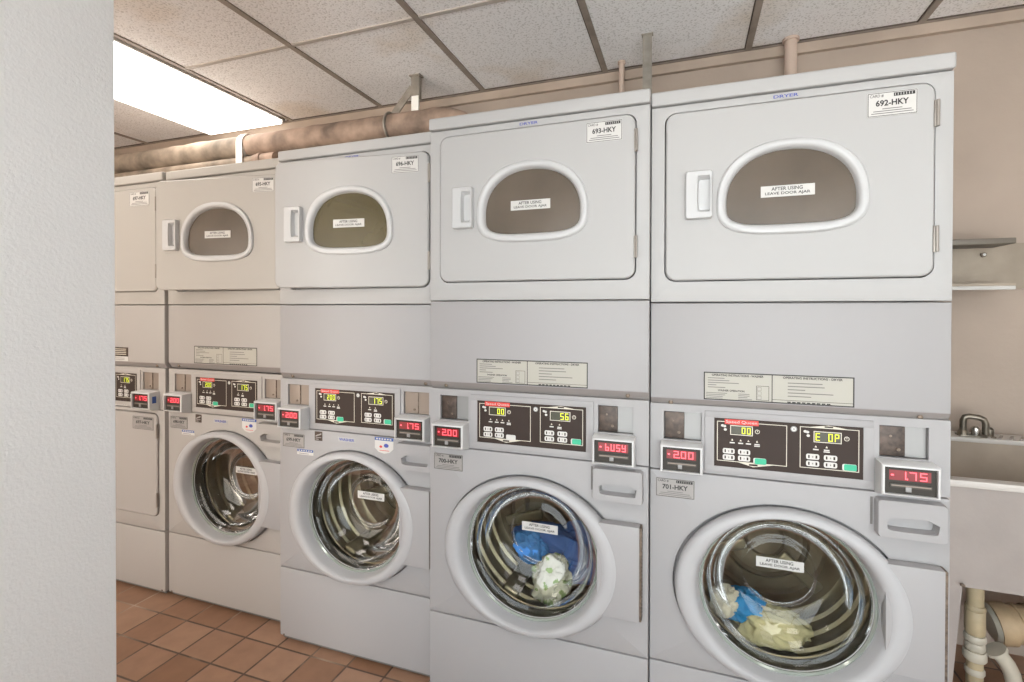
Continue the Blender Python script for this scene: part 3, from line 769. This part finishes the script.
t = empty('pipe_hanger', (-1.80, PY, ZC), 'rusty metal hanger holding the insulated pipe from the ceiling', 'pipe hanger')
b = MB(); b.box(-.022, .022, -.012, .012, -.115, -.001, GALV, .002); b.box(-.028, .028, -.02, .02, -.006, -.0005, GALV); b.build('bracket', t)
b = MB(); b.box(-.018, .020, -.016, -.004, -.170, -.10, TAPE, .002); b.build('clip', t)
M = Matrix.Translation((-.020, -.006, -.06)) @ Matrix.Rotation(radians(42), 4, 'Y')
b = MB(); b.box(-.018, .018, -.003, .003, -.19, .005, GALV, M=M)
b.tube([(-.135 + .004 * 0, .0 + .0665 * cos(a), -.227 + .0665 * sin(a)) for a in [2 * pi * q / 24 for q in range(25)]], .006, GALV, 8); b.build('strap', t)
t = MB(); t.box(-.018, .018, -.003, .003, -.4905, 0, GALV); t.box(-.022, .022, -.012, .012, -.004, 0, GALV)
tag(t.build('hanging_strap', None, (-.744, .615, ZC - .0005)), 'flat grey metal strap hanging from the ceiling between the two rightmost machines', 'metal strap')
def riser(x, y, r, label):
    b = MB(); b.tube([(0, 0, 0), (0, 0, ZC - 1.2)], r, PINKP, 18); b.tube([(0, 0, ZC - 1.2 - .012), (0, 0, ZC - 1.2 - .001)], r * 1.35, PINKP, 18)
    tag(b.build('painted_pipe', None, (x, y, 1.2)), label, 'pipe', 'painted pipes rising to the ceiling')
riser(-.868, .80, .0125, 'thin painted pipe rising to the ceiling behind the second machine from the right')
riser(-.196, .838, .023, 'wider painted pipe rising to the ceiling behind the rightmost machine')

# ------------------------------------------------------------------ laundry sink at the right
SINK = material('stained_sink', (.36, .315, .29), .5, var=.12, var_scale=5, bump=.08, bump_scale=120)
SINKR = material('sink_rim', (.56, .52, .48), .4)
SINKI = material('sink_basin_inside', (.36, .29, .225), .5, var=.16, var_scale=6)
BRASS = material('tarnished_chrome', (.20, .175, .14), .3, .8, var=.3, var_scale=30)
SX0, SX1, SYF, SYB, ZR, ZB = .10, .70, .30, .875, .792, .482
t = empty('laundry_sink', ((SX0 + SX1) / 2, (SYF + SYB) / 2, 0), 'stained beige laundry sink on tapered legs at the right of the machines', 'sink')
O = Vector(t.location)
def sk(b, name): 
    bmesh.ops.translate(b.bm, vec=-O, verts=b.bm.verts); return b.build(name, t)
b = MB()
def hrect(x0, x1, y0, y1, z): return [Vector(p) for p in ((x0, y0, z), (x1, y0, z), (x1, y1, z), (x0, y1, z))]
b.loft([hrect(SX0 + .01, SX1 - .01, SYF + .02, SYB - .01, ZB), hrect(SX0, SX1, SYF + .004, SYB, ZR - .02), hrect(SX0, SX1, SYF + .004, SYB, ZR - .004)], SINK, True, False, smooth=False)
b.loft([hrect(SX0 + .025, SX1 - .025, SYF + .03, .765, ZR), hrect(SX0 + .05, SX1 - .05, SYF + .06, .745, ZB + .03)], SINKI, False, True, smooth=False)
b.box(SX0, SX1, .765, SYB, ZR + .014, ZR + .030, SINKR, .004); b.box(SX0 + .02, SX1 - .02, .768, .80, ZR - .03, ZR + .016, SINKI)
for k in range(8): 
    M = Matrix.Translation((.44 + k * .03, .80, ZR + .031)) @ Matrix.Rotation(radians(-30), 4, 'Z'); b.box(-.004, .004, -.03, .03, -.003, .004, SINK, .002, M=M)
sk(b, 'basin')
b = MB()
for r in ((SX0 - .004, SX1 + .004, SYF - .008, SYF + .032), (SX0 - .004, SX0 + .027, SYF, .77), (SX1 - .027, SX1 + .004, SYF, .77)): b.box(r[0], r[1], r[2], r[3], ZR - .016, ZR + .004, SINKR, .004)
sk(b, 'rim')
for x, y in ((SX0 + .005, SYF + .024), (SX1 - .065, SYF + .024), (SX0 + .005, SYB - .06), (SX1 - .065, SYB - .06)):
    b = MB(); s = 1 if x < .4 else -1; xo = x if s > 0 else x + .06
    b.loft([[Vector(q) for q in ((xo, y, 0), (xo + s * .022, y, 0), (xo + s * .022, y + .03, 0), (xo, y + .03, 0))], [Vector(q) for q in ((xo, y, ZB), (xo + s * .058, y, ZB), (xo + s * .058, y + .05, ZB), (xo, y + .05, ZB))]], SINK, True, True, smooth=False)
    if y < .5: b.tube([(xo + s * .05, y - .004 - .012, ZB + .012), (xo + s * .05, y - .004 - .02, ZB + .012)], .005, HINGE, 10)
    sk(b, 'leg')
FY, FZ = .80, ZR + .030
b = MB(); b.tube([(.362, FY, FZ), (.362, FY, FZ + .016), (.362, FY, FZ + .022)], [.018, .016, .011], BRASS)
arc = [(.362, FY, FZ + .015), (.362, FY, FZ + .056), (.366, FY - .002, FZ + .068), (.378, FY - .004, FZ + .072), (.405, FY - .006, FZ + .069), (.418, FY - .008, FZ + .063), (.423, FY - .008, FZ + .051), (.424, FY - .008, FZ + .010)]
b.tube(arc, .0105, BRASS, 14); b.box(.345, .45, FY - .02, FY + .02, FZ - .001, FZ + .006, BRASS, .003); fa = sk(b, 'faucet')
for x in (.398, .437):
    b = MB(); b.tube([(x, FY, FZ + .005), (x, FY, FZ + .02), (x, FY, FZ + .03), (x, FY, FZ + .036)], [  .013, .014, .013, .007], BRASS if x > .42 else CHROME, 14)
    bmesh.ops.translate(b.bm, vec=-O, verts=b.bm.verts); b.build('faucet_handle', fa)

PVC = material('yellowed_pvc', (.44, .355, .225), .45, var=.2, var_scale=12)
PVCW = material('white_pvc', (.50, .455, .37), .4, var=.12, var_scale=12)
DRAIN = material('rusty_drain_pipe', (.42, .30, .18), .55, var=.35, var_scale=9)
t = empty('drain_pipe', (.270, .50, 0), 'yellowed plastic drain pipe with couplings standing under the sink', 'drain pipe')
b = MB(); b.tube([(0, 0, .0), (0, 0, ZB + .0)], .0215, PVC, 18); b.build('pipe', t)
for z0, z1, r in ((.335, .352, .0265), (.262, .338, .0255), (.238, .260, .028), (.212, .236, .0265), (.180, .210, .030), (.135, .155, .0255)):
    b = MB(); b.tube([(0, 0, z0), (0, 0, z0 + .005), (0, 0, z1 - .005), (0, 0, z1)], [r * .9, r, r, r * .9], PVC if z0 > .25 else PVCW, 20); b.build('coupling', t)
b = MB(); b.tube([(0, 0, 0), (.7, 0, .12)], .058, DRAIN, 22, True); b.tube([(-.012, 0, -.002), (.03, 0, .005)], .066, DRAIN, 24); b.tube([(-.022, 0, -.004), (-.012, 0, -.002)], [.050, .062], PVCW, 24)
for q in (.05, .08, .11): b.tube([(q, 0, q * .171), (q + .008, 0, (q + .008) * .171)], .062, DRAIN, 24)
tag(b.build('wall_drain', None, (.40, .66, .225)), 'wide rusty brown drain pipe lying sideways behind the plastic drain pipe', 'drain pipe')
b = MB(); b.tube([(-.012, 0, .018), (0, 0, .004), (.014, 0, -.016), (.026, 0, -.044), (.033, 0, -.08), (.036, 0, -.12), (.036, 0, -.199)], .021, PVCW, 18)
b.tube([(-.016, 0, .023), (-.010, 0, .015)], [.030, .030], PVCW, 20)
tag(b.build('drain_hose', None, (.336, .50, .20)), 'curved white drain hose hanging beside the yellowed pipe under the sink', 'drain hose')

# ------------------------------------------------------------------ metal shelf tray on the back wall
TRAY = material('aged_metal_tray', (.33, .275, .215), .42, .3, var=.18, var_scale=7)
t = empty('wall_tray', (.44, .82, 1.36), 'open metal wall tray mounted on the wall above the sink', 'wall shelf')
b = MB(); b.box(-.16, .16, .060, .079, 0, .165, TRAY); b.box(-.16, -.155, -.0, .079, .0, .165, TRAY); b.build('back_panel', t)
b = MB(); b.box(-.16, .042, -.075, .079, .150, .170, material('tray_lid_grey', (.17, .148, .12), .5, .2), .002); b.build('lid', t)
b = MB(); b.box(-.16, .042, -.075, .079, .004, .012, TRAY); b.box(-.16, .040, -.079, -.073, -.010, .003, PAPER, .002); b.build('tray', t)
b = MB(); b.tube([(0, .061, 0), (0, .052, 0)], .009, HINGE, 14); b.tube([(0, .054, 0), (0, .048, 0)], .005, CHROME, 10); b.build('bolt', t, (.010, 0, .125))

# ------------------------------------------------------------------ camera, world, view
cam = bpy.data.cameras.new('camera'); co = bpy.data.objects.new('camera', cam); COL.objects.link(co)
F = 497.6023; YAW, PIT, ROL = 0.3382, -0.0079, 0.0021
cam.sensor_fit = 'HORIZONTAL'; cam.sensor_width = 36; cam.lens = F / 1024 * 36; cam.shift_y = -26.0221 / 1024; cam.clip_start = .02
c, s = cos(YAW), sin(YAW)
r = Vector((c, s, 0)); fw = Vector((-s, c, 0)); up = Vector((0, 0, 1))
fw2 = fw * cos(PIT) + up * sin(PIT); up2 = up * cos(PIT) - fw * sin(PIT)
r3 = r * cos(ROL) + up2 * sin(ROL); up3 = up2 * cos(ROL) - r * sin(ROL)
M = Matrix((r3, up3, -fw2)).transposed().to_4x4(); M.translation = (-.5892, -1.4537, 1.2720)
co.matrix_world = M; scene.camera = co
w = bpy.data.worlds.new('world'); scene.world = w; w.use_nodes = True
wn = w.node_tree; tcw = wn.nodes.new('ShaderNodeTexCoord'); sp = wn.nodes.new('ShaderNodeSeparateXYZ'); rp = wn.nodes.new('ShaderNodeValToRGB')
rp.color_ramp.elements[0].position = .46; rp.color_ramp.elements[0].color = (1.0, .985, .97, 1)      # lower half brightened to throw light up onto the ceiling
rp.color_ramp.elements[1].position = .54; rp.color_ramp.elements[1].color = (.80, .83, .86, 1)      # hazy sky above it
mw = wn.nodes.new('ShaderNodeMath'); mw.operation = 'MULTIPLY_ADD'; mw.inputs[1].default_value = .5; mw.inputs[2].default_value = .5
wn.links.new(tcw.outputs['Generated'], sp.inputs[0]); wn.links.new(sp.outputs[2], mw.inputs[0]); wn.links.new(mw.outputs[0], rp.inputs[0])
wn.links.new(rp.outputs[0], wn.nodes['Background'].inputs[0]); wn.nodes['Background'].inputs[1].default_value = 6.0
scene.view_settings.view_transform = 'Standard'; scene.view_settings.look = 'None'
scene.view_settings.gamma = 1; scene.view_settings.use_curve_mapping = False
scene.view_settings.exposure = 0.28
scene.cycles.max_bounces = 8; scene.cycles.transparent_max_bounces = 10
scene.cycles.use_denoising = True
scene.cycles.sample_clamp_indirect = 6
